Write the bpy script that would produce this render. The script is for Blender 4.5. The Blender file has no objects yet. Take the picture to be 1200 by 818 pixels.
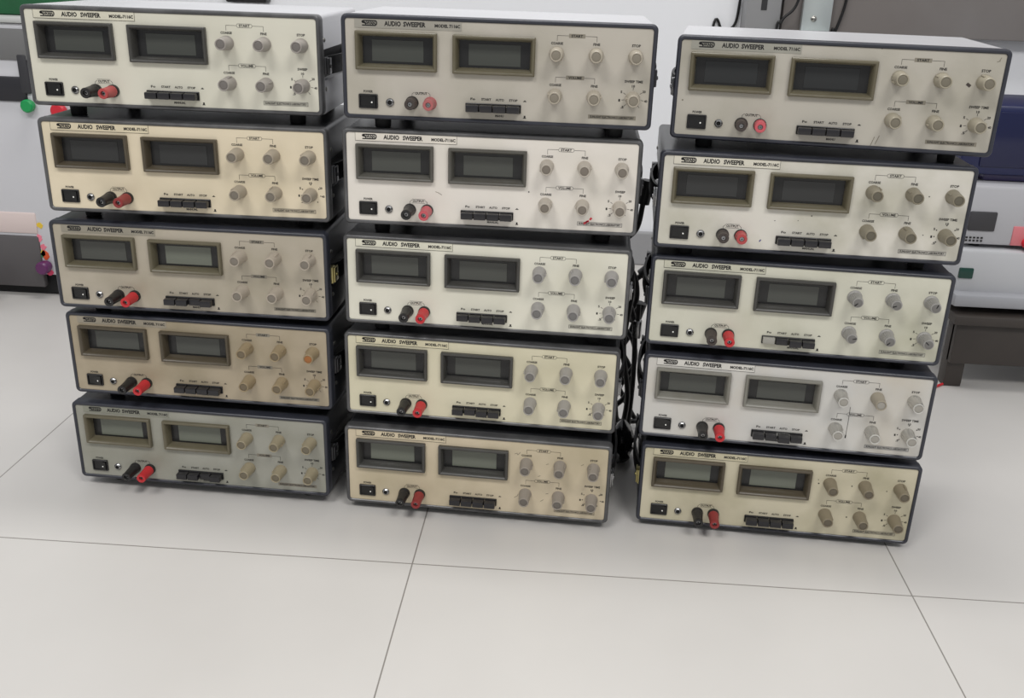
import bpy, bmesh, math, random
from mathutils import Vector, Matrix
random.seed(7)
PI = math.pi
scene = bpy.context.scene
COL = scene.collection
MM = 0.001
PW, PH = 330.0, 107.44          # front panel outline of an instrument, mm

# ------------------------------------------------------------------ materials
def lin(c):
    c = c / 255.0
    return c / 12.92 if c <= 0.04045 else ((c + 0.055) / 1.055) ** 2.4
def rgb(r, g, b): return (lin(r), lin(g), lin(b), 1.0)
MATS = {}
def mat(name, col, rough=0.5, metal=0.0, spec=0.5, noise=0.0, nscale=60.0, col2=None, bump=0.0, bscale=400.0, coat=0.0):
    if name in MATS: return MATS[name]
    m = bpy.data.materials.new(name); m.use_nodes = True
    nt = m.node_tree; b = nt.nodes['Principled BSDF']
    b.inputs['Base Color'].default_value = col
    b.inputs['Roughness'].default_value = rough
    b.inputs['Metallic'].default_value = metal
    b.inputs['Specular IOR Level'].default_value = spec
    if coat: b.inputs['Coat Weight'].default_value = coat; b.inputs['Coat Roughness'].default_value = 0.1
    tc = nt.nodes.new('ShaderNodeTexCoord')
    if noise > 0:
        oi = nt.nodes.new('ShaderNodeObjectInfo')
        ad = nt.nodes.new('ShaderNodeVectorMath'); ad.operation = 'ADD'
        cx = nt.nodes.new('ShaderNodeVectorMath'); cx.operation = 'SCALE'; cx.inputs['Scale'].default_value = 1.0
        cb = nt.nodes.new('ShaderNodeCombineXYZ')
        for i in range(3): nt.links.new(oi.outputs['Random'], cb.inputs[i])
        nt.links.new(cb.outputs[0], cx.inputs[0])
        nt.links.new(tc.outputs['Object'], ad.inputs[0]); nt.links.new(cx.outputs[0], ad.inputs[1])
        n = nt.nodes.new('ShaderNodeTexNoise'); n.inputs['Scale'].default_value = nscale; n.inputs['Detail'].default_value = 6
        nt.links.new(ad.outputs[0], n.inputs['Vector'])
        rp = nt.nodes.new('ShaderNodeValToRGB'); rp.color_ramp.elements[0].position = 0.42; rp.color_ramp.elements[1].position = 0.75
        rp.color_ramp.elements[0].color = (0, 0, 0, 1); rp.color_ramp.elements[1].color = (noise, noise, noise, 1)
        nt.links.new(n.outputs['Fac'], rp.inputs['Fac'])
        mx = nt.nodes.new('ShaderNodeMix'); mx.data_type = 'RGBA'
        mx.inputs[6].default_value = col
        mx.inputs[7].default_value = col2 if col2 else (col[0]*.6, col[1]*.55, col[2]*.45, 1)
        nt.links.new(rp.outputs['Color'], mx.inputs[0]); nt.links.new(mx.outputs[2], b.inputs['Base Color'])
    if bump > 0:
        n2 = nt.nodes.new('ShaderNodeTexNoise'); n2.inputs['Scale'].default_value = bscale; n2.inputs['Detail'].default_value = 3
        nt.links.new(tc.outputs['Object'], n2.inputs['Vector'])
        bp = nt.nodes.new('ShaderNodeBump'); bp.inputs['Strength'].default_value = bump; bp.inputs['Distance'].default_value = 0.001
        nt.links.new(n2.outputs['Fac'], bp.inputs['Height']); nt.links.new(bp.outputs['Normal'], b.inputs['Normal'])
    MATS[name] = m
    return m

M_ink = mat('printed_ink', rgb(24, 22, 21), .6)
M_blackplastic = mat('black_plastic', rgb(26, 25, 26), .38, spec=.5)
M_switch = mat('switch_black', rgb(12, 12, 12), .28)
M_button = mat('button_black', rgb(32, 31, 34), .32)
M_white = mat('white_mark', rgb(235, 235, 230), .5)
M_chrome = mat('chrome', rgb(165, 165, 166), .25, 1.0, noise=.6, nscale=90, col2=rgb(90, 88, 84))
M_steel = mat('dark_steel', rgb(70, 70, 72), .32, .7)
M_brass = mat('dull_brass', rgb(180, 170, 120), .35, 1.0)
M_rubber = mat('rubber', rgb(24, 24, 25), .75)
M_hole = mat('dark_hole', rgb(10, 10, 10), .8)
M_post_black = mat('post_black', rgb(30, 29, 29), .4)
M_post_brown = mat('post_faded_black', rgb(62, 54, 50), .5)
M_lcd = mat('lcd_glass', rgb(68, 70, 65), .14, spec=.55)
M_lcd_pale = mat('lcd_glass_pale', rgb(104, 108, 97), .14, spec=.55)
M_lcd_dark = mat('lcd_glass_dark', rgb(44, 45, 45), .13, spec=.5)
M_window = mat('display_window_black', rgb(34, 34, 34), .25, spec=.45)
M_strap = mat('strap_black', rgb(20, 20, 21), .5)
M_chassis = mat('chassis_dark', rgb(44, 44, 46), .55)
M_cable = mat('cable_black', rgb(16, 16, 17), .42)
M_screw = mat('screw_steel', rgb(170, 168, 162), .3, 1.0)
M_redink = mat('red_ink', rgb(205, 40, 60), .55)
M_blueink = mat('blue_ink', rgb(50, 55, 120), .55)
M_scuff = mat('scuff_grey', rgb(120, 114, 100), .7)

# ------------------------------------------------------------------ mesh building
class MB:
    def __init__(s): s.bm = bmesh.new()
    def box(s, x0, x1, y0, y1, z0, z1, bev=0.0, seg=2):
        r = bmesh.ops.create_cube(s.bm, size=1.0)
        for v in r['verts']:
            v.co = Vector((x0 + (v.co.x + .5) * (x1 - x0), y0 + (v.co.y + .5) * (y1 - y0), z0 + (v.co.z + .5) * (z1 - z0)))
        if bev > 0:
            es = list({e for v in r['verts'] for e in v.link_edges})
            bmesh.ops.bevel(s.bm, geom=es, offset=bev, segments=seg, profile=.5, affect='EDGES')
        return s
    def loops(s, rings, cap0=True, cap1=True, close=False):
        vr = [[s.bm.verts.new(p) for p in r] for r in rings]
        n = len(vr[0]); m = len(vr)
        for i in range(m if close else m - 1):
            a, b = vr[i], vr[(i + 1) % m]
            for j in range(n):
                s.bm.faces.new((a[j], a[(j + 1) % n], b[(j + 1) % n], b[j]))
        if not close:
            if cap0: s.bm.faces.new(list(reversed(vr[0])))
            if cap1: s.bm.faces.new(vr[-1])
        return s
    def lathe(s, prof, c=(0, 0, 0), axis='-y', n=28, flute=0, fa=0.0, fr=(0, 0), cap0=True, cap1=True):
        rings = []
        for r, t in prof:
            ring = []
            for k in range(n):
                a = 2 * PI * k / n
                rr = r
                if flute and fr[0] <= t <= fr[1]: rr = r - (fa if (k % 2) else 0)
                u, w = rr * math.cos(a), rr * math.sin(a)
                if axis == '-y': p = (u, -t, w)
                elif axis == 'z': p = (u, w, t)
                elif axis == 'x': p = (t, u, w)
                ring.append((p[0] + c[0], p[1] + c[1], p[2] + c[2]))
            rings.append(ring)
        return s.loops(rings, cap0, cap1)
    def tube(s, pts, r, n=8, flat=1.0):
        pts = [Vector(p) for p in pts]; rings = []
        up = Vector((0, 0, 1)); prev = None
        for i, p in enumerate(pts):
            t = (pts[min(i + 1, len(pts) - 1)] - pts[max(i - 1, 0)]).normalized()
            if prev is None:
                a = up.cross(t)
                if a.length < 1e-3: a = Vector((1, 0, 0)).cross(t)
            else: a = prev - t * prev.dot(t)
            a.normalize(); prev = a; b = t.cross(a)
            rings.append([p + (a * math.cos(2*PI*k/n) * flat + b * math.sin(2*PI*k/n)) * r for k in range(n)])
        return s.loops(rings)
    def poly(s, pts, y0, y1):
        """outline in x,z (list) extruded from y0 to y1"""
        return s.loops([[(x, y0, z) for x, z in pts], [(x, y1, z) for x, z in pts]])
    def add_mesh(s, me, M=None):
        t = bmesh.new(); t.from_mesh(me)
        if M is not None: bmesh.ops.transform(t, matrix=M, verts=t.verts)
        tmp = bpy.data.meshes.new('tmp'); t.to_mesh(tmp); t.free()
        s.bm.from_mesh(tmp); bpy.data.meshes.remove(tmp)
        return s
    def mesh(s, name, scale=MM, smooth=35):
        bmesh.ops.recalc_face_normals(s.bm, faces=s.bm.faces)
        if scale != 1: bmesh.ops.scale(s.bm, vec=(scale,) * 3, verts=s.bm.verts)
        me = bpy.data.meshes.new(name); s.bm.to_mesh(me); s.bm.free()
        if smooth:
            for p in me.polygons: p.use_smooth = True
            me.set_sharp_from_angle(angle=math.radians(smooth))
        me.materials.append(None)
        return me

def rrect(x0, x1, z0, z1, r, seg=5):
    pts = []
    for cx, cz, a0 in ((x1 - r, z1 - r, 0), (x0 + r, z1 - r, 90), (x0 + r, z0 + r, 180), (x1 - r, z0 + r, 270)):
        for k in range(seg + 1):
            a = math.radians(a0 + 90 * k / seg)
            pts.append((cx + r * math.cos(a), cz + r * math.sin(a)))
    return pts

def put(name, me, m, parent=None, loc=(0, 0, 0), rot=None, sc=None):
    o = bpy.data.objects.new(name, me); COL.objects.link(o)
    if parent: o.parent = parent
    o.location = loc
    if rot: o.rotation_euler = rot
    if sc: o.scale = sc
    if m is not None and me is not None:
        o.material_slots[0].link = 'OBJECT'; o.material_slots[0].material = m
    return o
def tag(o, label, cat, group=None):
    o['label'] = label; o['category'] = cat
    if group: o['group'] = group
    return o
def thing(name, label, cat, loc=(0, 0, 0), rz=0.0, group=None):
    o = bpy.data.objects.new(name, None); COL.objects.link(o); o.empty_display_size = .05
    o.location = loc; o.rotation_euler = (0, 0, rz)
    return tag(o, label, cat, group)

# text -> flat mesh, fitted to x0..x1 and height h around zc (mm, panel plane, facing -y)
def text_into(mb, s, x0, x1, zc, h, y, bold=0.03, shear=0.0):
    h *= 1.14; bold = max(bold, .03) * 1.15
    cu = bpy.data.curves.new('txt', 'FONT'); cu.body = s; cu.size = 1; cu.resolution_u = 2; cu.offset = bold; cu.shear = shear
    ob = bpy.data.objects.new('txt', cu); COL.objects.link(ob)
    dg = bpy.context.evaluated_depsgraph_get(); dg.update()
    me = bpy.data.meshes.new_from_object(ob.evaluated_get(dg))
    xs = [v.co.x for v in me.vertices]; ys = [v.co.y for v in me.vertices]
    a, b, c, d = min(xs), max(xs), min(ys), max(ys)
    sx = (x1 - x0) / (b - a); sz = h / (d - c)
    M = Matrix(((sx, 0, 0, x0 - a * sx), (0, 0, -1, y), (0, sz, 0, zc - h / 2 - c * sz), (0, 0, 0, 1)))
    mb.add_mesh(me, M)
    bpy.data.objects.remove(ob); bpy.data.curves.remove(cu); bpy.data.meshes.remove(me)
def strip(mb, p, q, wd, y, th=0.12):
    (x0, z0), (x1, z1) = p, q
    dx, dz = x1 - x0, z1 - z0; L = math.hypot(dx, dz) or 1
    nx, nz = -dz / L * wd / 2, dx / L * wd / 2
    mb.poly([(x0 + nx, z0 + nz), (x0 - nx, z0 - nz), (x1 - nx, z1 - nz), (x1 + nx, z1 + nz)], y - th, y)
def outline(mb, pts, wd, y):
    for i in range(len(pts)): strip(mb, pts[i], pts[(i + 1) % len(pts)], wd, y)
def U(u): return u - PW / 2
def V(v): return PH - v
YP = 1.6                         # depth of the panel face behind the bezel's front edge

KU = (226.8, 267.8, 308.6); KV = (32.6, 75.2)

# ------------------------------------------------------------------ shared meshes of the instrument
def mk_bezel():
    mb = MB()
    prof = [(0.0, 13.5, 6), (0.0, 2.2, 6), (0.7, 0.6, 5.6), (1.6, 0.0, 5), (3.6, 0.1, 4), (4.5, 0.9, 3.0), (4.5, 3.4, 3.0), (1.4, 13.5, 5)]
    rings = []
    for ins, y, r in prof:
        rings.append([(x, y, z) for x, z in rrect(-165 + ins, 165 - ins, ins, PH - ins, r)])
    return mb.loops(rings, close=True).mesh('bezel')
def mk_panel():
    mb = MB(); xs = [-161.6]; zs = [3.4, V(55.2), V(17.6), PH - 3.4]; hx = []
    for uc in (58.4, 161.4):
        hx.append((U(uc) - 41.0, U(uc) + 41.0)); xs += hx[-1]
    xs.append(161.6)
    hole = lambda i, j: j == 1 and i in (1, 3)
    vt = {}
    def gv(i, j, y):
        if (i, j, y) not in vt: vt[(i, j, y)] = mb.bm.verts.new((xs[i], y, zs[j]))
        return vt[(i, j, y)]
    y0, y1 = YP, YP + 1.6
    for i in range(5):
        for j in range(3):
            if hole(i, j): continue
            mb.bm.faces.new([gv(i, j, y0), gv(i + 1, j, y0), gv(i + 1, j + 1, y0), gv(i, j + 1, y0)])
            mb.bm.faces.new([gv(i, j + 1, y1), gv(i + 1, j + 1, y1), gv(i + 1, j, y1), gv(i, j, y1)])
            for di, dj, a, b_ in ((-1, 0, (i, j + 1), (i, j)), (1, 0, (i + 1, j), (i + 1, j + 1)), (0, -1, (i, j), (i + 1, j)), (0, 1, (i + 1, j + 1), (i, j + 1))):
                ii, jj = i + di, j + dj
                if not (0 <= ii < 5 and 0 <= jj < 3) or hole(ii, jj):
                    mb.bm.faces.new([gv(*b_, y0), gv(*a, y0), gv(*a, y1), gv(*b_, y1)])
    return mb.mesh('front_panel', smooth=0)
def mk_upper():
    mb = MB(); R = 5; z0, z1 = 70.0, PH - .2
    pts = [(163.2, z0)]
    for k in range(6):
        a = math.radians(90 * k / 5); pts.append((163.2 - R + R * math.cos(a), z1 - R + R * math.sin(a)))
    for k in range(6):
        a = math.radians(90 + 90 * k / 5); pts.append((-163.2 + R + R * math.cos(a), z1 - R + R * math.sin(a)))
    pts.append((-163.2, z0))
    return mb.poly(pts, 13, 190).mesh('upper_cover', smooth=40)
def mk_lower():
    mb = MB(); mb.box(-163.2, 163.2, 13, 190, .3, 37, 1.2)
    return mb.mesh('lower_cover')
def mk_chassis():
    mb = MB(); mb.box(-156, 156, 13.2, 188, 30, 76); return mb.mesh('chassis')
def mk_rear():
    mb = MB(); mb.box(-158, 158, 189, 191.5, 5, PH - 5, .6)
    for i in range(9): mb.box(-60 + i * 9, -56 + i * 9, 191, 192.2, 30, 78, .4)
    mb.box(90, 122, 191, 196, 20, 42, 1); mb.box(40, 58, 191, 199, 22, 40, 2)
    return mb.mesh('rear_panel')
def mk_foot():
    mb = MB(); mb.lathe([(8.0, 0), (8.6, .04), (9.4, .9), (9.4, 1.0)], axis='z', n=24)
    bm = mb.bm
    for v in bm.verts: v.co.z *= 1000
    return mb.mesh('foot')
def mk_strap():
    mb = MB(); pts = []
    for k in range(13):
        t = k / 12; y = 30 + 140 * t; x = 161.5 + 9.0 * math.sin(PI * t) ** .6
        pts.append((x, y, 52.0))
    rings = []
    for (x, y, z) in pts:
        rings.append([(x - 1.6, y, z - 10), (x + 1.2, y, z - 10), (x + 1.6, y, z - 8), (x + 1.6, y, z + 8), (x + 1.2, y, z + 10), (x - 1.6, y, z + 10)])
    return mb.loops(rings).mesh('handle_strap')
def mk_bracket(y0, y1):
    mb = MB(); mb.box(155, 166.5, y0, y1, 42, 62, 1.2); mb.box(166, 168.6, y0 + 2, y1 + 5, 43, 61, .9)
    mb.lathe([(2.2, 0), (2.2, 1.2), (1.4, 1.8)], c=(168.4, (y0 + y1) / 2 + 3, 52), axis='x', n=12)
    return mb.mesh('handle_bracket')
def mk_screw():
    mb = MB(); mb.lathe([(2.6, 0), (2.6, .6), (1.6, 1.5), (.4, 1.7)], axis='x', n=14); return mb.mesh('screw')
def mk_dframe():
    # outer 86.4 x 39.4, centre at origin (x,z), front towards -y; y=0 is the panel face
    mb = MB(); a, b = 43.2, 19.7
    prof = [(0.0, 0.3, .8), (0.0, -4.2, .8), (.8, -5.4, .8), (2.2, -5.6, .8), (3.0, -5.0, .8), (4.4, -2.4, .8), (5.8, 7.5, .8), (5.8, 9.6, .8), (1.5, 9.6, .8), (1.5, 0.3, .8)]
    rings = [[(x, y, z) for x, z in rrect(-a + i, a - i, -b + i, b - i, r, 2)] for i, y, r in prof]
    return mb.loops(rings, close=True).mesh('display_frame', smooth=25)
def mk_dwindow():
    mb = MB(); mb.box(-37.6, 37.6, 7.6, 9.4, -14.1, 14.1); return mb.mesh('display_window')
def mk_dlcd():
    mb = MB(); mb.box(-27.6, 27.6, 7.2, 8.6, -11.6, 10.6, .2, 1); return mb.mesh('lcd_screen')
def mk_switch_frame():
    mb = MB(); w, h = 10.2, 7.5
    prof = [(0, .2, 1), (0, -1.6, 1), (.6, -2.2, 1), (1.5, -2.2, .6), (1.7, -1.6, .6), (1.7, .2, .6)]
    rings = [[(x, y, z) for x, z in rrect(-w + i, w - i, -h + i, h - i, r, 3)] for i, y, r in prof]
    return mb.loops(rings, close=True).mesh('switch_frame')
def mk_rocker():
    mb = MB(); w, h = 8.4, 5.7
    pts = [(-w, -1.0), (-w * .1, -1.6), (w, -4.0), (w, .5), (-w, .5)]
    mb.loops([[(x, y, -h) for x, y in pts], [(x, y, h) for x, y in pts]])
    return mb.mesh('rocker', smooth=20)
def mk_dot():
    mb = MB(); mb.lathe([(.9, 0), (.9, .5)], axis='-y', n=10); return mb.mesh('rocker_dot')
def mk_jack():
    mb = MB(); mb.lathe([(4.4, 0), (4.4, 1.2), (3.8, 1.9), (2.9, 2.6), (2.4, 2.6), (2.4, .6)], n=20); return mb.mesh('jack')
def mk_jackhole():
    mb = MB(); mb.lathe([(2.4, .5), (2.4, 1.0)], n=14); return mb.mesh('jack_hole')
def mk_collar():
    mb = MB(); mb.lathe([(7.0, 0), (7.0, 3.2), (6.4, 4.2), (5.0, 4.4)], n=24); return mb.mesh('post_collar')
def mk_post():
    mb = MB(); mb.lathe([(6.2, 4.0), (6.5, 5.0), (6.5, 8), (6.2, 9), (5.6, 22), (5.8, 25.2), (5.5, 26.2), (3.0, 26.4), (2.7, 26.0), (2.7, 19)], n=28, flute=1, fa=.35, fr=(4.5, 21))
    return mb.mesh('binding_post')
def mk_postpin():
    mb = MB(); mb.lathe([(2.2, 19), (2.2, 24.0), (1.2, 24.1), (1.1, 20)], n=14); return mb.mesh('post_socket')
def mk_pb():
    mb = MB(); mb.box(-6.7, 6.7, -11.5, 0, -3.6, 3.6, .8, 2); return mb.mesh('push_button')
def mk_pbframe():
    mb = MB(); w, h = 29.6, 4.7
    prof = [(0, .2, .6), (0, -1.4, .6), (.6, -1.8, .5), (1.0, -1.4, .4), (1.0, .2, .4)]
    rings = [[(x, y, z) for x, z in rrect(-w + i, w - i, -h + i, h - i, r, 2)] for i, y, r in prof]
    return mb.loops(rings, close=True).mesh('button_frame')
def mk_knob(flute):
    mb = MB()
    if flute:
        mb.lathe([(8.0, 0), (8.0, 1.4), (7.4, 2.4), (6.9, 3.0), (6.1, 19.0), (5.6, 20.4), (4.9, 20.6)], n=48, flute=1, fa=.75, fr=(2.5, 19.2))
    else:
        mb.lathe([(7.7, 0), (7.7, 2.2), (7.3, 3.2), (7.0, 12.0), (6.6, 13.2), (6.4, 19.8), (6.0, 21.2), (5.4, 21.4), (5.2, 20.9)], n=48, flute=1, fa=.16, fr=(3.0, 12.2))
    return mb.mesh('knob')
def mk_cap():
    mb = MB(); mb.lathe([(4.5, 20.3), (4.45, 21.3), (3.6, 21.6), (1.5, 21.7)], n=24); return mb.mesh('knob_cap')
def mk_ring():
    mb = MB(); mb.lathe([(6.15, 20.2), (6.1, 21.5), (5.7, 22.0), (5.1, 22.0), (4.7, 21.5), (4.7, 20.4)], n=32); return mb.mesh('knob_ring')
def mk_pointer():
    mb = MB(); mb.box(-.9, .9, -12.6, -1.0, 6.4, 8.3, .5, 2); return mb.mesh('knob_pointer')
def mk_line():
    mb = MB(); mb.box(-.45, .45, -21.95, -21.4, 0.4, 5.0); return mb.mesh('knob_line')

SH = dict(bezel=mk_bezel(), panel=mk_panel(), upper=mk_upper(), lower=mk_lower(), chassis=mk_chassis(), rear=mk_rear(), foot=mk_foot(),
          strap=mk_strap(), br_f=mk_bracket(17, 29), br_r=mk_bracket(166, 178), screw=mk_screw(), dframe=mk_dframe(), dwin=mk_dwindow(), dlcd=mk_dlcd(),
          swf=mk_switch_frame(), rocker=mk_rocker(), dot=mk_dot(), jack=mk_jack(), jackhole=mk_jackhole(), collar=mk_collar(), post=mk_post(),
          pin=mk_postpin(), pb=mk_pb(), pbf=mk_pbframe(), knob=mk_knob(False), knobf=mk_knob(True), cap=mk_cap(), ring=mk_ring(), pointer=mk_pointer(), line=mk_line())

# printing on the panel; style 'A' outlined boxes, 'B' filled grey boxes
def mk_print(style, sweep_time, ticks='line'):
    """the printing, one mesh per group of words: {name: (mesh, kind)}"""
    y = YP; out = {}; cur = [None]
    def begin(): cur[0] = MB()
    def end(nm): out[nm] = cur[0].mesh(nm, smooth=0)
    def T(s, uc, vc, w, h, **k): text_into(cur[0], s, U(uc) - w / 2, U(uc) + w / 2, V(vc), h, y - .12, **k)
    def S(p, q, wd): strip(cur[0], p, q, wd, y)
    begin(); T('POWER', 27.3, 78.6, 10, 2.3); end('power_lettering')
    begin(); T('OUTPUT', 84.4, 78.6, 13, 2.4)
    for x in (74.6, 94.0):
        s = 1 if x < 80 else -1
        S((U(x), V(83.2)), (U(x), V(79.6)), .35); S((U(x), V(79.6)), (U(x + 1.6 * s), V(78.0)), .35); S((U(x + 1.6 * s), V(78.0)), (U(x + 2.8 * s), V(77.6)), .35)
    if style == 'A':
        S((U(77), V(76.4)), (U(92), V(76.4)), .3); S((U(77), V(80.8)), (U(92), V(80.8)), .3)
    end('output_lettering')
    begin()
    for s, u, w in (('Fo', 139.8, 5), ('START', 154.2, 10.5), ('AUTO', 168.6, 9), ('STOP', 183, 9)): T(s, u, 82.0, w, 2.2)
    S((U(193.6), V(82.6)), (U(197.0), V(82.6)), .7); S((U(194.6), V(81.9)), (U(196.0), V(81.9)), .9)
    end('button_lettering')
    begin()
    if style == 'A': T('MANUAL', 168.6, 98.8, 13, 2.2)
    else: T('MANU', 168.6, 98.8, 9, 2.2)
    S((U(193.9), V(100.0)), (U(197.2), V(100.0)), .7); S((U(194.7), V(98.6)), (U(196.5), V(98.6)), 2.4)
    end('manual_lettering')
    for row, nm, bw in ((0, 'START', 17), (1, 'VOLUME', 19)):
        begin(); dv = 42.1 * row; vb = 14.2 + dv - (0.2 if row else 0)
        for x, s in ((KU[0], -1), (KU[1], 1)):
            S((U(x), V(vb)), (U(247.2 + s * bw / 2), V(vb)), .35); S((U(x), V(vb)), (U(x), V(vb + 5.4)), .35)
        if style == 'A': outline(cur[0], rrect(U(247.2 - bw / 2), U(247.2 + bw / 2), V(vb + 2), V(vb - 2), 1.9, 3), .32, y)
        T(nm, 247.2, vb, bw - 5, 2.4, bold=.02)
        T('COARSE', KU[0], 22.3 + dv - .3, 12.5, 2.3); T('FINE', KU[1], 22.1 + dv - .3, 7, 2.3)
        end(nm.lower() + '_lettering')
        if style == 'B':
            begin(); cur[0].poly(rrect(U(247.2 - bw / 2), U(247.2 + bw / 2), V(vb + 2.1), V(vb - 2.1), .3, 1), y - .06, y); end(nm.lower() + '_label_patch')
    begin(); T('STOP', KU[2], 21.6, 9, 2.4); end('stop_lettering')
    begin(); T('SWEEP TIME' if sweep_time else 'SWEEP', KU[2], 57.6, 19 if sweep_time else 11, 2.4)
    cx, cz = U(KU[2]), V(KV[1])
    for ang, num in ((222, '.5'), (188, '1'), (150, '5'), (90, '10'), (35, '20'), (-8, '40'), (-50, '')):
        a = math.radians(ang); ca, sa = math.cos(a), math.sin(a)
        if ticks == 'dot': S((cx + 10.6 * ca, cz + 10.6 * sa), (cx + 11.8 * ca, cz + 11.8 * sa), 1.2)
        else: S((cx + 8.8 * ca, cz + 8.8 * sa), (cx + 11.6 * ca, cz + 11.6 * sa), .45)
        if num:
            r = 14.0; w = 1.5 * len(num) + .3
            text_into(cur[0], num, cx + r * ca - w / 2, cx + r * ca + w / 2, cz + (r - 1 * abs(sa)) * sa, 2.3, y - .12)
    end('sweep_lettering')
    begin(); T('SUNLIGHT ELECTRONICS LABORATORY', 288.2, 95.3, 46.5, 2.3, bold=.016)
    if style == 'A': outline(cur[0], [(U(263.4), V(93.2)), (U(313), V(93.2)), (U(313), V(97.4)), (U(263.4), V(97.4))], .3, y)
    end('maker_lettering')
    begin(); cur[0].poly(rrect(U(263), U(313.4), V(97.5), V(93.1), .2, 1), y - .06, y); end('maker_label_patch')
    return out
PRINTS = {}
def get_print(*a):
    if a not in PRINTS: PRINTS[a] = mk_print(*a)
    return PRINTS[a]
def mk_plate():
    mb = MB(); mb.poly(rrect(U(14.4), U(127.2), V(13.7), V(3.9), .4, 1), YP - .35, YP); return mb.mesh('title_plate', smooth=0)
def mk_title(style):
    mb = MB(); y = YP - .35
    # emblem: curled S stroke running into a top bar, closed round the right and back along the bottom, with bold letters between
    zc = V(8.8); x0, x1 = U(22.0), U(38.4)
    def path(pts, wd):
        for i in range(len(pts) - 1): strip(mb, pts[i], pts[i + 1], wd, y)
    path([(x0 + 3.6, zc + .6), (x0 + 2.4, zc + .2), (x0 + .9, zc + .5), (x0 + .6, zc + 1.6), (x0 + 1.8, zc + 2.3), (x0 + 4, zc + 2.4), (x1 - 1.6, zc + 2.4),
          (x1 - .6, zc + 1.7), (x1 - .3, zc + .2), (x1 - .7, zc - 1.3), (x1 - 1.8, zc - 2.3), (x0 + .6, zc - 2.3)], 1.25)
    path([(x0 + .7, zc + 1.2), (x0 + 3.2, zc + .7), (x0 + 4.4, zc - .4), (x0 + 4.8, zc - 1.4)], 1.9)
    text_into(mb, 'WAN', x0 + 4.6, x1 - 1.5, zc + .1, 3.0, y - .12, bold=.05, shear=-.2)
    text_into(mb, 'AUDIO', U(46), U(63.5), V(8.7), 4.4, y - .12, bold=.036)
    text_into(mb, 'SWEEPER', U(67.5) if style == 'A' else U(66), U(89.5), V(8.8), 4.4, y - .12, bold=.036)
    text_into(mb, 'MODEL-7116C' if style == 'A' else 'MODEL 7116C', U(99), U(125.6), V(9.2), 3.1, y - .12, bold=.04)
    if style == 'A':
        outline(mb, [(U(14.6), V(13.5)), (U(127.0), V(13.5)), (U(127.0), V(4.1)), (U(14.6), V(4.1))], .3, y)
    return mb.mesh('title_lettering', smooth=0)
PLATE = mk_plate(); TITLE = {s: mk_title(s) for s in 'AB'}

def ink(name, strokes, wd):
    mb = MB()
    for st in strokes:
        for i in range(len(st) - 1): strip(mb, (U(st[i][0]), V(st[i][1])), (U(st[i + 1][0]), V(st[i + 1][1])), wd, YP - .02, .15)
    return mb.mesh(name, smooth=0)
def speck(pts):
    mb = MB()
    for u, v, r in pts: mb.lathe([(r, -YP - .01), (r, -YP + .15)], c=(U(u), 0, V(v)), n=9)
    return mb.mesh('dirt_speck', smooth=0)

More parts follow.
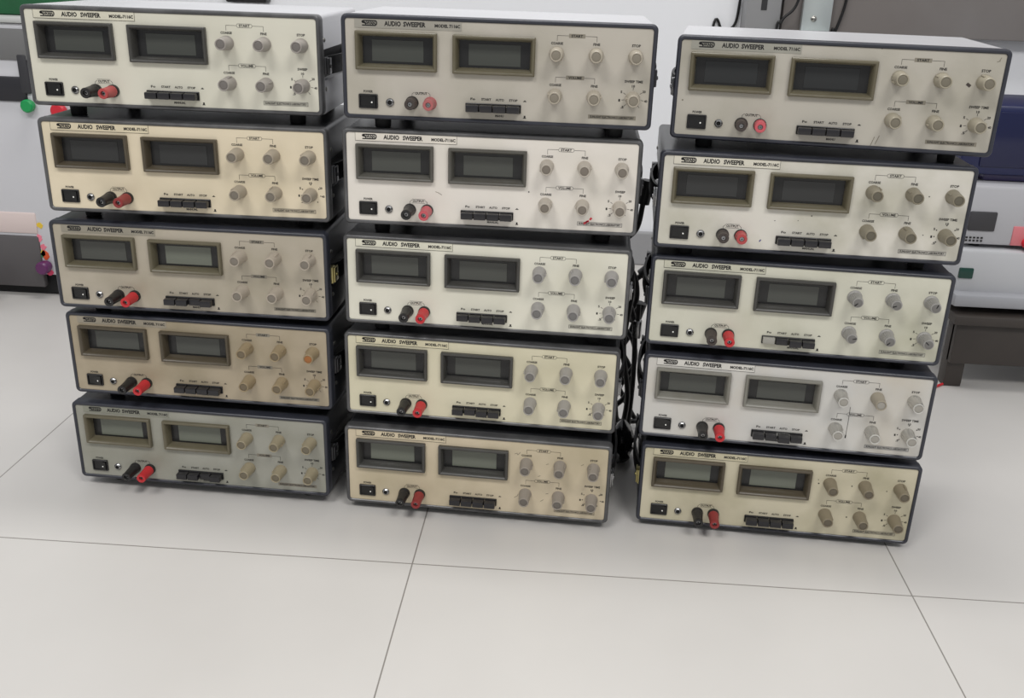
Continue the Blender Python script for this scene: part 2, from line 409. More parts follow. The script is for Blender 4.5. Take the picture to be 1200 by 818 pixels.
# ------------------------------------------------------------------ one instrument
def instrument(key, base, yaw, gap_z, P, label, group):
    """base: point under the front edge; gap_z: height of the bezel's lower edge over the base (m)"""
    t = thing('audio_sweeper', label, 'audio sweeper', base, yaw, group)
    z0 = gap_z
    L = (0, 0, z0)
    mpan = mat('panel_' + key, rgb(*P['panel']), .42, noise=min(1, P.get('dirt', .35) * 1.7), nscale=13, col2=rgb(*P.get('dirtcol', [c * .82 for c in P['panel'][:2]] + [P['panel'][2] * .77])), bump=.05, bscale=900)
    gray = P['bezel'] == 'grey'
    mbez = mat('bezel_grey', rgb(80, 80, 81), .34, .3, noise=.7, nscale=35, col2=rgb(112, 112, 113)) if gray else mat('bezel_navy', rgb(48, 50, 58), .33, .1, noise=.5, nscale=30, col2=rgb(60, 61, 69))
    mcase = {'light': mat('case_light', rgb(202, 202, 205), .32, .1, noise=.3, nscale=8, col2=rgb(180, 180, 183)),
             'dark': mat('case_dark', rgb(42, 43, 46), .32, .1, noise=.4, nscale=9, col2=rgb(34, 35, 38))}[P['case']]
    mfr = mat('frame_' + P['frame'], rgb(*{'grey': (84, 82, 76), 'charcoal': (66, 65, 62), 'olive': (98, 92, 74), 'brown': (80, 72, 58), 'silver': (124, 122, 114)}[P['frame']]), .36, noise=.35, nscale=50)
    put('bezel', SH['bezel'], mbez, t, L)
    fp = put('front_panel', SH['panel'], mpan, t, L)
    st = P['style']
    mpatch = mat('patch_grey', rgb(132, 126, 113), .5) if st == 'B' else mat('patch_' + key, rgb(*[c * .86 for c in P['panel']]), .5)
    for nm, me in get_print(st, P.get('time', st == 'B'), P.get('ticks', 'line')).items():
        put(nm, me, mpatch if nm.endswith('patch') else M_ink, fp)
    pl = put('title_plate', PLATE, mat('plate_' + st + key, rgb(*P['plate']), .4), t, L)
    put('title_lettering', TITLE[st], M_ink, pl)
    put('upper_cover', SH['upper'], mcase, t, L); put('lower_cover', SH['lower'], mcase, t, L)
    put('chassis', SH['chassis'], M_chassis, t, L); put('rear_panel', SH['rear'], M_chassis, t, L)
    fh = z0 + .0018
    for sx in (-1, 1):
        for yy in (.030, .172):
            put('foot', SH['foot'], M_rubber, t, (sx * .128, yy, 0), None, (1, 1, fh))
    for sx in (-1, 1):
        hs = put('side_handle', SH['strap'], M_strap, t, L, None, (sx, 1, 1))
        put('handle_bracket', SH['br_f'], M_brass if key in ('L3', 'R5') else (M_chrome if key in ('R1', 'R2', 'M3', 'M4', 'M5') else M_steel), hs); put('handle_bracket', SH['br_r'], M_steel, hs)
        for yy, zz in ((24, 80), (24, 27), (176, 80), (176, 27)):
            put('screw', SH['screw'], M_screw, t, (sx * .163, yy * MM, z0 + zz * MM), None, (sx, 1, 1))
    # the two displays
    lc = P.get('lcd', ('n', 'n'))
    for i, uc in enumerate((58.4, 161.4)):
        d = put('display', SH['dframe'], mfr, t, (U(uc) * MM, YP * MM, z0 + V(36.2 + .5 * i) * MM))
        put('display_window', SH['dwin'], M_window, d)
        put('lcd_screen', SH['dlcd'], {'n': M_lcd, 'p': M_lcd_pale, 'd': M_lcd_dark}[lc[i]], d)
    # power switch, jack, binding posts
    s = put('power_switch', SH['swf'], M_blackplastic, t, (U(27.4) * MM, YP * MM, z0 + V(88.7) * MM))
    rk = put('rocker', SH['rocker'], M_switch, s)
    put('rocker_dot', SH['dot'], M_white, s, (.0042, -.0026, -.0008), (0, 0, 0))
    j = put('jack', SH['jack'], M_chrome, t, (U(50.8) * MM, YP * MM, z0 + V(89.2) * MM)); put('jack_hole', SH['jackhole'], M_hole, j)
    red = mat('post_' + P['red'], rgb(*{'red': (186, 40, 46), 'pink': (190, 84, 92), 'faded': (164, 92, 92), 'dark': (134, 44, 44), 'brick': (168, 66, 66)}[P['red']]), .42)
    blk = M_post_brown if P.get('blk') == 'faded' else M_post_black
    dr = P.get('tilt', (0, 0))
    for u, m, nm in ((74.6, blk, 'black'), (94.2, red, 'red')):
        b = put('binding_post', SH['post'], m, t, (U(u) * MM, YP * MM, z0 + V(88.6) * MM), (math.radians(dr[0]), 0, math.radians(dr[1])), (1, P.get('post', 1), 1))
        b['label'] = nm + ' binding post'
        put('post_collar', SH['collar'], red if (key in ('M1',) and nm == 'red') else M_post_black, b); put('post_socket', SH['pin'], M_chrome, b)
    # push buttons
    put('button_frame', SH['pbf'], M_blackplastic, t, (U(161.8) * MM, YP * MM, z0 + V(90.8) * MM))
    dep = P.get('btn', (1, 1, 1, 1))
    for i in range(4):
        if dep[i] < 0: continue
        put('push_button', SH['pb'], mat('button_pale', rgb(150, 148, 140), .45) if P.get('pale') == i else M_button, t,
            (U(140.0 + 14.5 * i) * MM, (YP + (1 - dep[i]) * 9) * MM, z0 + V(90.8) * MM))
    # knobs
    kc = P['knob']; rnd = random.Random(key)
    for i in range(6):
        c = P.get('knobs', {}).get(i, kc)
        mk = mat('knob_%d_%d_%d' % c[:3] + ('m' if len(c) > 3 else ''), rgb(*c[:3]), .4 if len(c) == 3 else .25, 0.0 if len(c) == 3 else .7)
        u, v = KU[i % 3], KV[i // 3]
        fl = P.get('flute') or i in P.get('fl', ())
        k = put('knob', SH['knobf' if fl else 'knob'], mk, t, (U(u) * MM, YP * MM, z0 + V(v) * MM), (0, rnd.choice((-1, 1)) * rnd.uniform(.3, 2.6), 0))
        cc = P.get('caps', {}).get(i, P.get('cap', tuple(int(x * .72) for x in c[:3])))
        put('knob_cap', SH['cap'], mat('cap_%d_%d_%d' % cc, rgb(*cc), .45), k)
        if not fl: put('knob_ring', SH['ring'], mat('ring_%d_%d_%d' % c[:3], rgb(*[min(240, x * 1.02) for x in c[:3]]), .28), k)
        if not fl: put('knob_pointer', SH['pointer'], mk, k)
        else: put('knob_line', SH['line'], M_hole, k)
    for nm, me, m in P.get('marks', ()):
        put(nm, me, m, fp)
    return t

G_ = (120, 116, 110)
PR = {
 'L1': dict(style='A', panel=(211, 208, 193), plate=(208, 204, 186), bezel='grey', case='light', frame='charcoal', knob=(150, 144, 138), red='brick', dirt=.15),
 'L2': dict(style='A', time=True, ticks='dot', panel=(220, 207, 181), plate=(212, 200, 172), bezel='grey', case='dark', frame='brown', knob=(158, 148, 132), red='dark', dirt=.25, lcd=('d', 'd')),
 'L3': dict(style='B', panel=(176, 167, 151), plate=(146, 140, 126), bezel='navy', case='dark', frame='olive', knob=(166, 156, 142), red='red', lcd=('n', 'p'), dirt=.4, btn=(1, 1, .55, 1)),
 'L4': dict(style='B', panel=(169, 156, 134), plate=(150, 142, 126), bezel='navy', case='dark', frame='brown', knob=(146, 130, 102), red='red', caps={2: (150, 96, 48)}, lcd=('n', 'n'), dirt=.55),
 'L5': dict(style='B', panel=(156, 155, 145), plate=(134, 134, 122), bezel='navy', case='dark', frame='olive', knob=(146, 136, 112), red='red', lcd=('p', 'p'), dirt=.4, btn=(1, 1, .55, 1)),
 'M1': dict(style='B', panel=(182, 176, 165), plate=(152, 148, 138), bezel='navy', case='light', frame='olive', knob=(166, 158, 143), cap=(126, 119, 106), red='faded', blk='faded', dirt=.35, post=.6),
 'M2': dict(style='A', panel=(224, 218, 209), plate=(222, 215, 203), bezel='grey', case='dark', frame='grey', knob=(176, 168, 156), cap=(116, 108, 98), red='pink', dirt=.2,
            marks=(('red_ink_mark', ink('red_ink_mark', [[(270.5, 95.2), (273, 93.4), (276, 91.6)], [(271.5, 94.6), (275.2, 92.2)], [(277, 90.6), (279, 88.2)]], 2.2), M_redink), ('dirt_speck', speck([(207.9, 62.2, .8)]), M_ink), ('scuff', ink('scuff', [[(103.5, 66.8), (107, 68), (110.9, 70.4)]], .5), M_scuff))),
 'M3': dict(style='A', panel=(220, 217, 202), plate=(214, 211, 193), bezel='grey', case='dark', frame='charcoal', knob=(152, 149, 146), red='red', dirt=.2, btn=(.8, 1, 1, 1)),
 'M4': dict(style='A', panel=(214, 207, 181), plate=(210, 202, 172), bezel='grey', case='dark', frame='charcoal', knob=(152, 148, 142), red='red', dirt=.25, btn=(1, .7, 1, 1)),
 'M5': dict(style='A', time=True, ticks='dot', panel=(204, 190, 164), plate=(206, 192, 164), bezel='grey', case='dark', frame='charcoal', knob=(142, 134, 124), red='dark', lcd=('p', 'p'), dirt=.4,
            marks=(('pen_mark', ink('pen_mark', [[(212, 21), (215, 19.5), (216, 22), (219, 18)], [(251, 32), (254, 30.8)], [(293.4, 29.6), (296.6, 27.6)], [(213, 82), (217, 79), (218, 76.5)], [(252, 73), (255.2, 72)], [(246, 84), (249.5, 81.4)], [(241.5, 49.5), (244.6, 48.2)]], .55), M_scuff),)),
 'R1': dict(style='B', panel=(178, 173, 162), plate=(150, 148, 138), bezel='navy', case='light', frame='olive', knob=(152, 145, 128), cap=(112, 106, 92), red='pink', blk='faded', lcd=('d', 'd'), post=.6, dirt=.4,
            marks=(('scratch', ink('scratch', [[(209.5, 103), (212.4, 93.5)], [(214, 101), (217, 92)], [(319, 11.6), (320.5, 8)], [(317, 12.4), (320, 11.4)]], .6), M_scuff), ('panel_chip', ink('panel_chip', [[(292.6, 34.8), (296.4, 37.4)]], 3.0), M_post_brown), ('dirt_speck', speck([(10.5, 66.8, .9), (205.8, 4.6, .8)]), M_scuff))),
 'R2': dict(style='A', time=True, ticks='dot', panel=(210, 206, 196), plate=(208, 203, 188), bezel='navy', case='dark', frame='olive', knob=(128, 121, 104), red='brick', blk='faded', lcd=('d', 'd'), post=.65, dirt=.6,
            marks=(('ink_mark', ink('ink_mark', [[(115.2, 94.2), (116.6, 91.8)]], 1.2), M_blueink), ('dirt_speck', speck([(167.2, 62.1, .7), (128.9, 69.7, .5), (153.5, 68.2, .5), (285, 34, .7), (286, 76, .6)]), M_ink))),
 'R3': dict(style='A', patch=True, panel=(203, 201, 185), plate=(190, 188, 170), bezel='navy', case='dark', frame='charcoal', knob=(150, 148, 144), red='red', flute=True, dirt=.4, btn=(.35, .5, 1, 1), pale=0, blk='faded'),
 'R4': dict(style='A', time=True, ticks='dot', panel=(200, 198, 193), plate=(208, 205, 198), bezel='navy', case='dark', frame='silver', knob=(186, 184, 178, 1), cap=(150, 146, 138), knobs={1: (150, 142, 126)}, red='red', dirt=.35, dirtcol=(188, 178, 160), btn=(1, 1, 1.35, 1),
            marks=(('pen_line', ink('pen_line', [[(240.0, 46.8), (240.4, 65.2), (240.2, 84)], ], .5), M_ink), ('pen_blot', ink('pen_blot', [[(240.2, 83), (240.1, 87)]], 1.3), M_ink))),
 'R5': dict(style='A', panel=(199, 191, 167), plate=(196, 188, 160), bezel='navy', case='dark', frame='brown', knob=(128, 118, 98), red='dark', lcd=('p', 'p'), dirt=.5,
            marks=(('dirt_speck', speck([(214, 34, .9), (213, 29, .6), (253, 34, .8), (253, 77, .9), (294, 37, .7)]), M_ink),)),
}
# fitted poses: x, y, yaw, clearance under the bezel
POSE = {
 'L1': (-0.39875, 0.17696, 0.00975, 0.01243), 'L2': (-0.39401, 0.17107, 0.01059, 0.01033), 'L3': (-0.39682, 0.16439, -0.01184, 0.00938),
 'L4': (-0.39807, 0.16919, -0.03667, 0.01254), 'L5': (-0.40553, 0.16575, -0.04002, 0.01396),
 'M1': (-0.03922, 0.14893, -0.0073, 0.01232), 'M2': (-0.04454, 0.1599, -0.00742, 0.01304), 'M3': (-0.04777, 0.15479, -0.0354, 0.01417),
 'M4': (-0.05224, 0.15741, -0.05495, 0.01281), 'M5': (-0.05374, 0.149, -0.04983, 0.01047),
 'R1': (0.31239, 0.15402, -0.131, 0.01089), 'R2': (0.30398, 0.1454, -0.05542, 0.01156), 'R3': (0.30418, 0.14942, -0.07262, 0.01107),
 'R4': (0.30591, 0.14668, -0.07707, 0.01077), 'R5': (0.31191, 0.14886, -0.05535, 0.00797)}
LABEL = {
 'L1': 'cream audio sweeper with light grey lid, topmost of the left stack',
 'L2': 'yellowed cream audio sweeper with brown display frames, second from top of the left stack',
 'L3': 'dull beige audio sweeper in the middle of the left stack, one display paler',
 'L4': 'brownest stained audio sweeper, second from the floor in the left stack',
 'L5': 'grey-green faced audio sweeper standing on the floor under the left stack',
 'M1': 'beige audio sweeper with dark bezel and white lid, topmost of the middle stack',
 'M2': 'white audio sweeper with a red ink smear by the maker label, middle stack',
 'M3': 'ivory audio sweeper with grey bezel at the centre of the middle stack',
 'M4': 'pale yellow audio sweeper, second from the floor in the middle stack',
 'M5': 'tan audio sweeper with pen scribbles round its knobs, on the floor under the middle stack',
 'R1': 'beige audio sweeper with a chipped spot beside the stop knob, topmost of the right stack',
 'R2': 'dirty off-white audio sweeper with a blue ink tick, second from top of the right stack',
 'R3': 'ivory audio sweeper with ribbed grey knobs, middle of the right stack',
 'R4': 'white audio sweeper with shiny knobs and a black pen line between them, right stack',
 'R5': 'cream audio sweeper with dark olive knobs, on the floor under the right stack',
}
for s, gname in (('L', 'left'), ('M', 'middle'), ('R', 'right')):
    top = 0.0
    for i in range(5, 0, -1):
        k = s + str(i); x, y, a, g = POSE[k]
        gz = g + (.0002 if i < 5 else 0)
        instrument(k, (x, y, top), a, gz, PR[k], LABEL[k], 'audio sweepers in the %s stack' % gname)
        top += gz + (PH - .2) * MM

# ------------------------------------------------------------------ setting
def plane_struct(name, me, m):
    o = put(name, me, m); o['kind'] = 'structure'; return o
def floor_mat():
    m = bpy.data.materials.new('floor_tiles'); m.use_nodes = True; nt = m.node_tree; b = nt.nodes['Principled BSDF']
    N = nt.nodes.new; Lk = nt.links.new
    geo = N('ShaderNodeNewGeometry'); sp = N('ShaderNodeSeparateXYZ'); Lk(geo.outputs['Position'], sp.inputs[0])
    def seam(out, off, T, w):
        a = N('ShaderNodeMath'); a.operation = 'SUBTRACT'; Lk(out, a.inputs[0]); a.inputs[1].default_value = off - T / 2
        d = N('ShaderNodeMath'); d.operation = 'FLOORED_MODULO'; Lk(a.outputs[0], d.inputs[0]); d.inputs[1].default_value = T
        e = N('ShaderNodeMath'); e.operation = 'SUBTRACT'; Lk(d.outputs[0], e.inputs[0]); e.inputs[1].default_value = T / 2
        f = N('ShaderNodeMath'); f.operation = 'ABSOLUTE'; Lk(e.outputs[0], f.inputs[0])
        g = N('ShaderNodeMath'); g.operation = 'LESS_THAN'; Lk(f.outputs[0], g.inputs[0]); g.inputs[1].default_value = w
        return g.outputs[0]
    sx = seam(sp.outputs[0], -0.11626, 0.57067, .0008); sy = seam(sp.outputs[1], 0.04757, 1.14134, .00085)
    mx = N('ShaderNodeMath'); mx.operation = 'MAXIMUM'; Lk(sx, mx.inputs[0]); Lk(sy, mx.inputs[1])
    n0 = N('ShaderNodeTexNoise'); n0.inputs['Scale'].default_value = 2.2; n0.inputs['Detail'].default_value = 5; Lk(geo.outputs['Position'], n0.inputs['Vector'])
    r0 = N('ShaderNodeValToRGB'); r0.color_ramp.elements[0].position = .3; r0.color_ramp.elements[1].position = .7
    r0.color_ramp.elements[0].color = rgb(198, 195, 191); r0.color_ramp.elements[1].color = rgb(208, 205, 201); Lk(n0.outputs['Fac'], r0.inputs['Fac'])
    # a few dark specks
    vo = N('ShaderNodeTexVoronoi'); vo.inputs['Scale'].default_value = 7; vo.inputs['Randomness'].default_value = 1; Lk(geo.outputs['Position'], vo.inputs['Vector'])
    lt = N('ShaderNodeMath'); lt.operation = 'LESS_THAN'; Lk(vo.outputs['Distance'], lt.inputs[0]); lt.inputs[1].default_value = .010
    m1 = N('ShaderNodeMix'); m1.data_type = 'RGBA'; Lk(lt.outputs[0], m1.inputs[0]); Lk(r0.outputs['Color'], m1.inputs[6]); m1.inputs[7].default_value = rgb(120, 112, 104)
    m2 = N('ShaderNodeMix'); m2.data_type = 'RGBA'; Lk(mx.outputs[0], m2.inputs[0]); Lk(m1.outputs[2], m2.inputs[6]); m2.inputs[7].default_value = rgb(138, 134, 129)
    Lk(m2.outputs[2], b.inputs['Base Color'])
    n3 = N('ShaderNodeTexNoise'); n3.inputs['Scale'].default_value = 9; n3.inputs['Detail'].default_value = 4; Lk(geo.outputs['Position'], n3.inputs['Vector'])
    mr = N('ShaderNodeMapRange'); mr.inputs['To Min'].default_value = .26; mr.inputs['To Max'].default_value = .42; Lk(n3.outputs['Fac'], mr.inputs['Value']); Lk(mr.outputs[0], b.inputs['Roughness'])
    b.inputs['Specular IOR Level'].default_value = .45
    return m
mb = MB(); mb.box(-3.2, 3.2, -3.2, 1.36, -.06, 0); plane_struct('floor', mb.mesh('floor', 1, 0), floor_mat())
M_wall = mat('white_wall_paint', rgb(240, 241, 244), .5, noise=.25, nscale=2.5, col2=rgb(230, 231, 235))
mb = MB(); mb.box(-3.2, 3.2, 1.3, 1.36, 0, 2.75); plane_struct('wall_back', mb.mesh('wall_back', 1, 0), M_wall)
mb = MB(); mb.box(-3.2, 3.2, 1.286, 1.3, 0, .08, .004); plane_struct('baseboard_back', mb.mesh('baseboard_back', 1, 0), mat('grey_skirting', rgb(150, 150, 152), .5))

# ------------------------------------------------------------------ things behind
def part(name, mb, m, parent, scale=1, smooth=35, loc=(0, 0, 0)): return put(name, mb.mesh(name, scale, smooth), m, parent, loc)
M_cab = mat('cabinet_white', rgb(205, 205, 209), .4, noise=.3, nscale=6, col2=rgb(190, 190, 195))
M_cabgrey = mat('cabinet_grey', rgb(150, 150, 152), .45)
# white equipment cabinet on the left
c = thing('equipment_cabinet', 'white equipment cabinet on a black plinth behind the left stack', 'cabinet', (-1.08, .87, 0))
mb = MB(); mb.box(-.26, .26, 0, .34, .045, .525, .006); part('body', mb, M_cab, c)
mb = MB(); mb.box(-.265, .265, -.006, .345, .525, .536, .003); part('lid', mb, mat('lid_pale', rgb(190, 192, 190), .4), c)
mb = MB(); mb.box(-.255, .255, .015, .33, .0, .05, .004); part('plinth', mb, M_rubber, c)
mb = MB(); mb.box(-.24, .20, -.004, .004, .46, .515, .002); part('top_rail', mb, mat('rail_grey', rgb(112, 112, 112), .5), c)
mb = MB(); mb.box(-.24, .108, -.005, .02, .385, .43, .003); part('slot_panel', mb, mat('slot_black', rgb(34, 34, 40), .4), c)
mb = MB(); mb.box(-.24, .088, -.004, .01, .02, .125, .004); part('drawer_front', mb, mat('drawer_grey', rgb(86, 83, 84), .5), c)
mb = MB(); mb.box(-.24, .088, -.003, .01, .13, .172, .003); part('drawer_strip', mb, mat('strip_pink', rgb(214, 198, 194), .5), c)
def pushknob(nm, x, z, r, l, m):
    mb = MB(); mb.lathe([(r * .8, 0), (r * .8, l * .3), (r, l * .35), (r, l * .85), (r * .8, l)], c=(x, -.002, z), n=24); part(nm, mb, m, c)
pushknob('push_button', .112, .379, .012, .016, mat('button_green', rgb(20, 150, 80), .35))
pushknob('push_button', .170, .372, .014, .016, mat('button_red', rgb(205, 36, 52), .35))
pushknob('rotary_knob', .097, .066, .013, .024, mat('knob_purple', rgb(96, 40, 92), .35))
def blob(x, z, r, m, seed):
    rr = random.Random(seed); mb = MB()
    pts = [(x + r * rr.uniform(.6, 1.2) * math.cos(a), z + r * rr.uniform(.6, 1.3) * math.sin(a)) for a in [2 * PI * k / 10 for k in range(10)]]
    mb.poly(pts, -.0012, .002); part('sticker', mb, m, c, smooth=0)
for i, (x, z, r, col) in enumerate(((.093, .148, .006, (225, 190, 60)), (.088, .122, .007, (235, 130, 150)), (.094, .104, .006, (232, 120, 140)), (.092, .092, .006, (220, 190, 70)),
                                    (.096, .088, .009, (215, 84, 40)), (.088, .086, .005, (60, 130, 80)), (.10, .052, .007, (230, 70, 110)), (.06, .095, .020, (196, 110, 60)), (.075, .14, .004, (230, 140, 150)))):
    blob(x, z, r, mat('sticker_%d' % i, rgb(*col), .5), i)
mb = MB(); mb.box(.1, .118, -.006, .02, .40, .47, .003); part('hinge', mb, mat('hinge_dark', rgb(50, 50, 54), .5), c)
w = thing('caster_wheel', 'black caster wheel on the floor at the left frame edge', 'wheel', (-1.085, .80, 0))
mb = MB(); mb.lathe([(.022, -.011), (.026, -.009), (.026, .009), (.022, .011)], c=(0, 0, .026), axis='x', n=24); part('tyre', mb, M_rubber, w)
mb = MB(); mb.box(-.016, .016, -.012, .012, .024, .058, .003); part('fork', mb, M_chassis, w)
g = thing('storage_crate', 'green crate on the white cabinet at the upper left corner', 'crate', (-1.05, .9, .536))
mb = MB(); mb.box(-.17, .145, 0, .28, 0, .12, .008); part('crate_body', mb, mat('crate_green', rgb(26, 96, 56), .45, noise=.5, nscale=12, col2=rgb(20, 70, 42)), g)
mb = MB(); mb.box(-.178, .153, -.008, .288, .108, .13, .005); part('crate_rim', mb, mat('crate_green_dark', rgb(22, 80, 46), .45), g)
# things at the upper middle and right
pstrip = thing('power_strip', 'small black power strip on the wall above the left stack', 'power strip', (-.68, 1.3, .556))
mb = MB(); mb.box(-.045, .045, -.035, 0, 0, .05, .004); part('housing', mb, M_blackplastic, pstrip)
mb = MB(); mb.box(-.03, -.01, -.037, -.03, .015, .035, .002); part('socket', mb, M_hole, pstrip)
post = thing('upright_post', 'grey steel upright post against the white wall, left of the pale bracket', 'post', (.424, 1.26, 0))
mb = MB(); mb.box(-.036, .036, -.03, .03, 0, 1.5, .004); part('post_body', mb, mat('post_grey', rgb(150, 150, 151), .5, .2), post)
mb = MB()
for i in range(14): mb.box(-.006, .006, -.0315, -.029, .08 + i * .1, .12 + i * .1, .001)
part('slot_row', mb, M_chassis, post, smooth=0)
pb = thing('partition_board', 'brown-grey partition board covering the wall behind the right stack', 'board', (.96, 1.262, 0))
mb = MB(); mb.box(-.49, .9, 0, .038, .535, 1.4, .003); part('board', mb, mat('board_grey', rgb(128, 122, 119), .6, noise=.5, nscale=4, col2=rgb(150, 147, 146)), pb)
br = thing('wall_bracket', 'pale metal mounting bracket with one screw above the right stack', 'bracket', (.536, 1.25, .53))
mb = MB(); mb.box(-.03, .03, -.012, .002, .012, .3, .002); part('bracket_arm', mb, mat('bracket_pale', rgb(198, 205, 204), .35, .3), br)
mb = MB(); mb.box(-.052, .03, -.05, .002, 0, .012, .002); part('bracket_foot', mb, mat('bracket_foot_grey', rgb(184, 188, 188), .35, .3), br)
mb = MB(); mb.lathe([(.006, .011), (.006, .014), (.003, .016)], c=(-.006, 0, .036), n=14); part('screw', mb, M_screw, br)
def crv(pts, n=10):
    P = [Vector(p) for p in pts]; P = [P[0] * 2 - P[1]] + P + [P[-1] * 2 - P[-2]]; out = []
    for i in range(1, len(P) - 2):
        for k in range(n):
            t = k / n; a, b, c_, d = P[i - 1:i + 3]
            out.append(.5 * ((2 * b) + (c_ - a) * t + (2 * a - 5 * b + 4 * c_ - d) * t * t + (3 * b - a - 3 * c_ + d) * t ** 3))
    out.append(P[-2]); return out
def cable(name, label, pts, r, m=None, cat='cable', group=None):
    mb = MB(); mb.tube(crv(pts), r, 10); o = put(name, mb.mesh(name, 1, 60), m or M_cable); return tag(o, label, cat, group)
cable('wire', 'thin black wire crossing the grey upright post', [(.43, 1.222, .003), (.45, 1.222, .50), (.462, 1.222, .56), (.49, 1.222, .60), (.50, 1.222, .72)], .0028, cat='wire')
cable('wire', 'thin black wire sloping against the white wall left of the upright post', [(.325, 1.28, .003), (.33, 1.294, .515), (.355, 1.294, .53), (.378, 1.294, .548), (.384, 1.294, .60)], .0028, cat='wire')
cable('wire', 'thin black wire just right of the pale bracket', [(.57, 1.255, .003), (.574, 1.255, .50), (.582, 1.255, .54), (.595, 1.255, .60), (.60, 1.255, .70)], .0028, cat='wire')

# right side: low bench with instruments
b = thing('low_bench', 'dark brown low wooden bench on the floor right of the right stack', 'bench', (1.05, .64, 0))
M_dkwood = mat('bench_wood', rgb(62, 56, 52), .5, noise=.5, nscale=18, col2=rgb(48, 43, 40))
mb = MB(); mb.box(-.36, .45, 0, .45, .118, .135, .003); part('bench_top', mb, M_dkwood, b)
mb = MB(); mb.box(-.35, .44, .012, .03, .045, .118, .002); part('apron', mb, M_dkwood, b)
for x, y in ((-.35, .02), (.41, .02), (-.35, .40), (.41, .40)):
    mb = MB(); mb.box(x, x + .03, y, y + .03, 0, .118, .002); part('leg', mb, M_dkwood, b)
mb = MB(); mb.box(-.2, -.12, .008, .014, .075, .09, .002); part('drawer_pull', mb, M_chrome, b)
M_inst = mat('instrument_grey', rgb(188, 189, 192), .42, noise=.25, nscale=8, col2=rgb(172, 173, 177))
i1 = thing('bench_meter', 'light grey instrument with a green display slot, lowest on the low bench', 'instrument', (1.0, .67, .135))
mb = MB(); mb.box(-.31, .28, .0, .34, .006, .105, .006); part('case', mb, M_inst, i1)
mb = MB(); mb.box(-.315, .02, -.022, .01, .012, .034, .005); part('front_ledge', mb, mat('ledge_grey', rgb(160, 161, 166), .35), i1)
mb = MB(); mb.box(-.308, -.285, -.003, .006, .056, .074, .002); part('display', mb, mat('display_green', rgb(12, 60, 50), .2), i1)
mb = MB(); mb.box(-.19, .24, -.003, .006, .05, .09, .002); part('control_strip', mb, mat('strip_grey', rgb(206, 207, 208), .45), i1)
for x in (-.28, .25):
    for y in (.03, .3):
        mb = MB(); mb.lathe([(.012, 0), (.012, .008)], c=(x, y, 0), axis='z', n=14); part('foot', mb, M_rubber, i1)
i2 = thing('grey_instrument', 'pale grey instrument with a red knob, under the navy blue one', 'instrument', (1.0, .68, .24))
mb = MB(); mb.box(-.31, .28, 0, .33, .006, .105, .006); part('case', mb, mat('instrument_pale', rgb(176, 176, 180), .42), i2)
mb = MB(); mb.box(-.305, -.262, -.003, .006, .03, .062, .002); part('vent_slot', mb, mat('slot_dark', rgb(56, 55, 58), .5), i2)
mb = MB(); mb.lathe([(.010, 0), (.010, .006), (.008, .012), (.0078, .016)], c=(-.205, 0, .014), n=20); part('knob', mb, mat('knob_red', rgb(214, 40, 58), .35), i2)
mb = MB(); mb.box(-.232, -.206, -.002, .004, .008, .04, .001); part('sticker', mb, mat('sticker_pink', rgb(206, 120, 126), .5), i2)
mb = MB()
for k in range(3): mb.box(-.218 + k * .008, -.216 + k * .008, -.0015, .004, .05, .095)
part('scale_lines', mb, M_chassis, i2, smooth=0)
mb = MB()
for k in range(5):
    for q in range(2): mb.box(-.305 + k * .006, -.3015 + k * .006, -.0012, .004, .012 + q * .005, .0145 + q * .005)
part('printed_dots', mb, M_ink, i2, smooth=0)
for x in (-.28, .25):
    for y in (.03, .3):
        mb = MB(); mb.lathe([(.012, 0), (.012, .008)], c=(x, y, 0), axis='z', n=14); part('foot', mb, M_rubber, i2)
i3 = thing('navy_instrument', 'dark navy blue instrument on the pale grey one at the right edge', 'instrument', (1.0, .70, .345))
mb = MB(); mb.box(-.33, .26, .0, .16, .012, .125, .008); part('housing', mb, mat('monitor_navy', rgb(20, 28, 72), .3), i3)
mb = MB(); mb.box(-.30, .24, -.003, .004, .026, .115, .003); part('screen', mb, mat('screen_navy', rgb(16, 22, 62), .15), i3)
mb = MB(); mb.box(-.28, .20, .02, .15, 0, .014, .003); part('base', mb, mat('base_purple_glint', rgb(74, 66, 110), .25), i3)  # purple reflection under the screen painted in as the base colour
cable('red_wire', 'thin red wire on the floor running under the low bench', [(.62, .60, .0025), (.66, .63, .0025), (.685, .65, .0025), (.70, .662, .0025)], .0022, mat('wire_red', rgb(200, 40, 50), .4), 'wire')

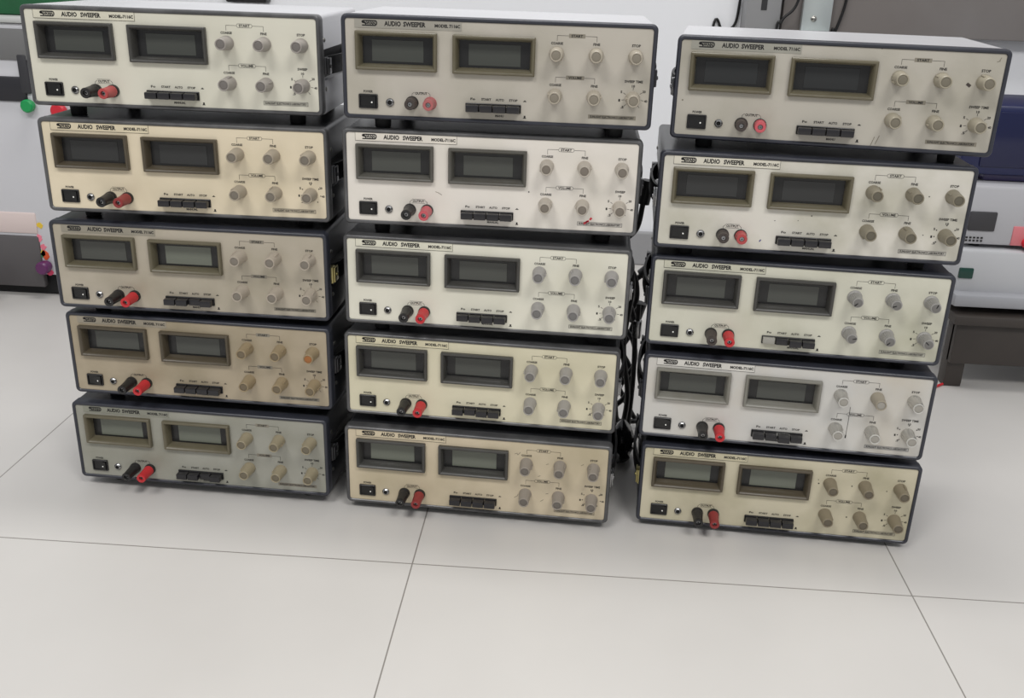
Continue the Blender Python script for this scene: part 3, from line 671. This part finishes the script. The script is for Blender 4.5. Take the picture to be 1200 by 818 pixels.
# tangled power cords between the middle and right stacks
def cord(pts, r, label, plug_at=0):
    t = thing('power_cable', label, 'power cord', pts[0], 0, 'power cords hanging between the middle and right stacks')
    o = Vector(pts[0]); q = crv([Vector(p) - o for p in pts])
    mb = MB(); mb.tube(q, r, 10); part('cord', mb, M_cable, t, smooth=60)
    d = (q[0] - q[1]).normalized(); mb = MB()
    mb.tube([q[1] * 0, d * .012, d * .03, d * .032], r * 2.3, 10); part('plug', mb, M_cable, t, smooth=40)
    return t
CORDS = [
 ([(.118, .385, .40), (.128, .40, .345), (.122, .41, .30), (.136, .40, .25), (.130, .405, .16), (.141, .40, .08), (.135, .42, .012)], 'black power cord hanging highest in the gap between the middle and right stacks'),
 ([(.142, .37, .36), (.136, .375, .325), (.116, .385, .30), (.112, .39, .262), (.128, .38, .23), (.143, .385, .19), (.148, .39, .11), (.146, .42, .012)], 'black power cord looping beside the second sweeper of the right stack'),
 ([(.116, .365, .285), (.127, .37, .27), (.141, .372, .25), (.144, .375, .215), (.127, .37, .19), (.113, .375, .165), (.12, .38, .10), (.132, .40, .012)], 'black power cord curling behind the ivory sweeper at the centre'),
 ([(.15, .40, .25), (.135, .41, .235), (.12, .41, .215), (.125, .41, .18), (.146, .40, .15), (.15, .39, .115), (.135, .385, .085), (.122, .40, .05), (.135, .44, .014)], 'black power cord looping behind the pale yellow sweeper'),
 ([(.118, .37, .15), (.13, .37, .13), (.146, .372, .10), (.143, .375, .06), (.128, .37, .04), (.121, .38, .02), (.14, .43, .012), (.17, .47, .012)], 'black power cord loop nearest the floor between the two stacks'),
 ([(.147, .38, .17), (.14, .383, .145), (.128, .385, .12), (.124, .39, .08), (.137, .388, .055), (.15, .395, .03), (.16, .43, .012)], 'black power cord bunched behind the white sweeper with shiny knobs'),
]
for k, (p, l) in enumerate(CORDS): cord([(x, .366 + .0135 * k + .12 * (y - .37), z) for x, y, z in p], .0038, l)
# pale adapters among the cords, black film on the floor
for (x, y, z, rz, l) in ((.122, .36, .205, .2, 'chrome connector hanging among the cords, upper one'), (.146, .36, .175, -.2, 'grey connector hanging among the cords, lower one')):
    a = thing('cable_connector', l, 'connector', (x, y, z), rz)
    mb = MB(); mb.box(-.006, .006, -.005, .005, 0, .026, .002); part('shell', mb, M_chrome, a)
    mb = MB(); mb.lathe([(.0032, .025), (.0032, .05)], axis='z', n=12); part('boot', mb, M_cable, a)
f = thing('plastic_bag', 'dark glossy bag on the floor between the middle and right stacks', 'bag', (.135, .315, 0))
mb = MB(); rr = random.Random(5); rings = []
for k in range(9):
    t = k / 8; rad = .0145 * math.sin(PI * min(1, t * .85 + .15)) ** .7 + .002
    rings.append([((rad * (1 + rr.uniform(-.28, .28))) * math.cos(2*PI*j/14), 1.9 * rad * (1 + rr.uniform(-.28, .28)) * math.sin(2*PI*j/14) + .02, t * .06) for j in range(14)])
mb.loops(rings); part('bag_skin', mb, mat('bag_black', rgb(26, 26, 28), .22), f, smooth=25)

# ------------------------------------------------------------------ light
wd = bpy.data.worlds.new('room'); scene.world = wd; wd.use_nodes = True
bg = wd.node_tree.nodes['Background']; bg.inputs['Color'].default_value = (.95, .97, 1.0, 1); bg.inputs['Strength'].default_value = .43
def lamp(name, loc, sx, sy, power, target):
    l = bpy.data.lights.new(name, 'AREA'); l.shape = 'RECTANGLE'; l.size = sx; l.size_y = sy; l.energy = power; l.color = (1.0, .985, .965)
    o = bpy.data.objects.new(name, l); COL.objects.link(o); o.location = loc
    o.rotation_euler = (Vector(target) - Vector(loc)).to_track_quat('-Z', 'Y').to_euler(); return o
lamp('overhead_light', (-.95, -1.6, 2.5), 1.0, .7, 37, (-.95, -1.4, 0))
lamp('overhead_light', (.95, -1.6, 2.5), 1.0, .7, 37, (.95, -1.4, 0))
lamp('overhead_light', (0.0, .45, 2.55), 1.2, .3, 20, (0, .45, 0))  # unseen light added above the stacks to brighten lids and back wall

# ------------------------------------------------------------------ camera
cd = bpy.data.cameras.new('camera'); cam = bpy.data.objects.new('camera', cd); COL.objects.link(cam); scene.camera = cam
cd.sensor_fit = 'HORIZONTAL'; cd.sensor_width = 36.0; cd.lens = 1115.71 / 1200 * 36; cd.shift_x = -6.23 / 1200; cd.shift_y = -20.8 / 1200; cd.clip_start = .01
r_ = Vector((0.9974763, 0.0636486, 0.0314624)); d_ = Vector((0.0522274, -0.3575785, -0.9324215)); f_ = Vector((-0.048097, 0.9317116, -0.3600003))
M = Matrix.Identity(4)
for i in range(3): M[i][0] = r_[i]; M[i][1] = -d_[i]; M[i][2] = -f_[i]
M.translation = Vector((0.044445, -0.87823, 0.653628)); cam.matrix_world = M
vs = scene.view_settings; vs.view_transform = 'Standard'; vs.look = 'None'; vs.gamma = 1; vs.exposure = 0.0; vs.use_curve_mapping = False
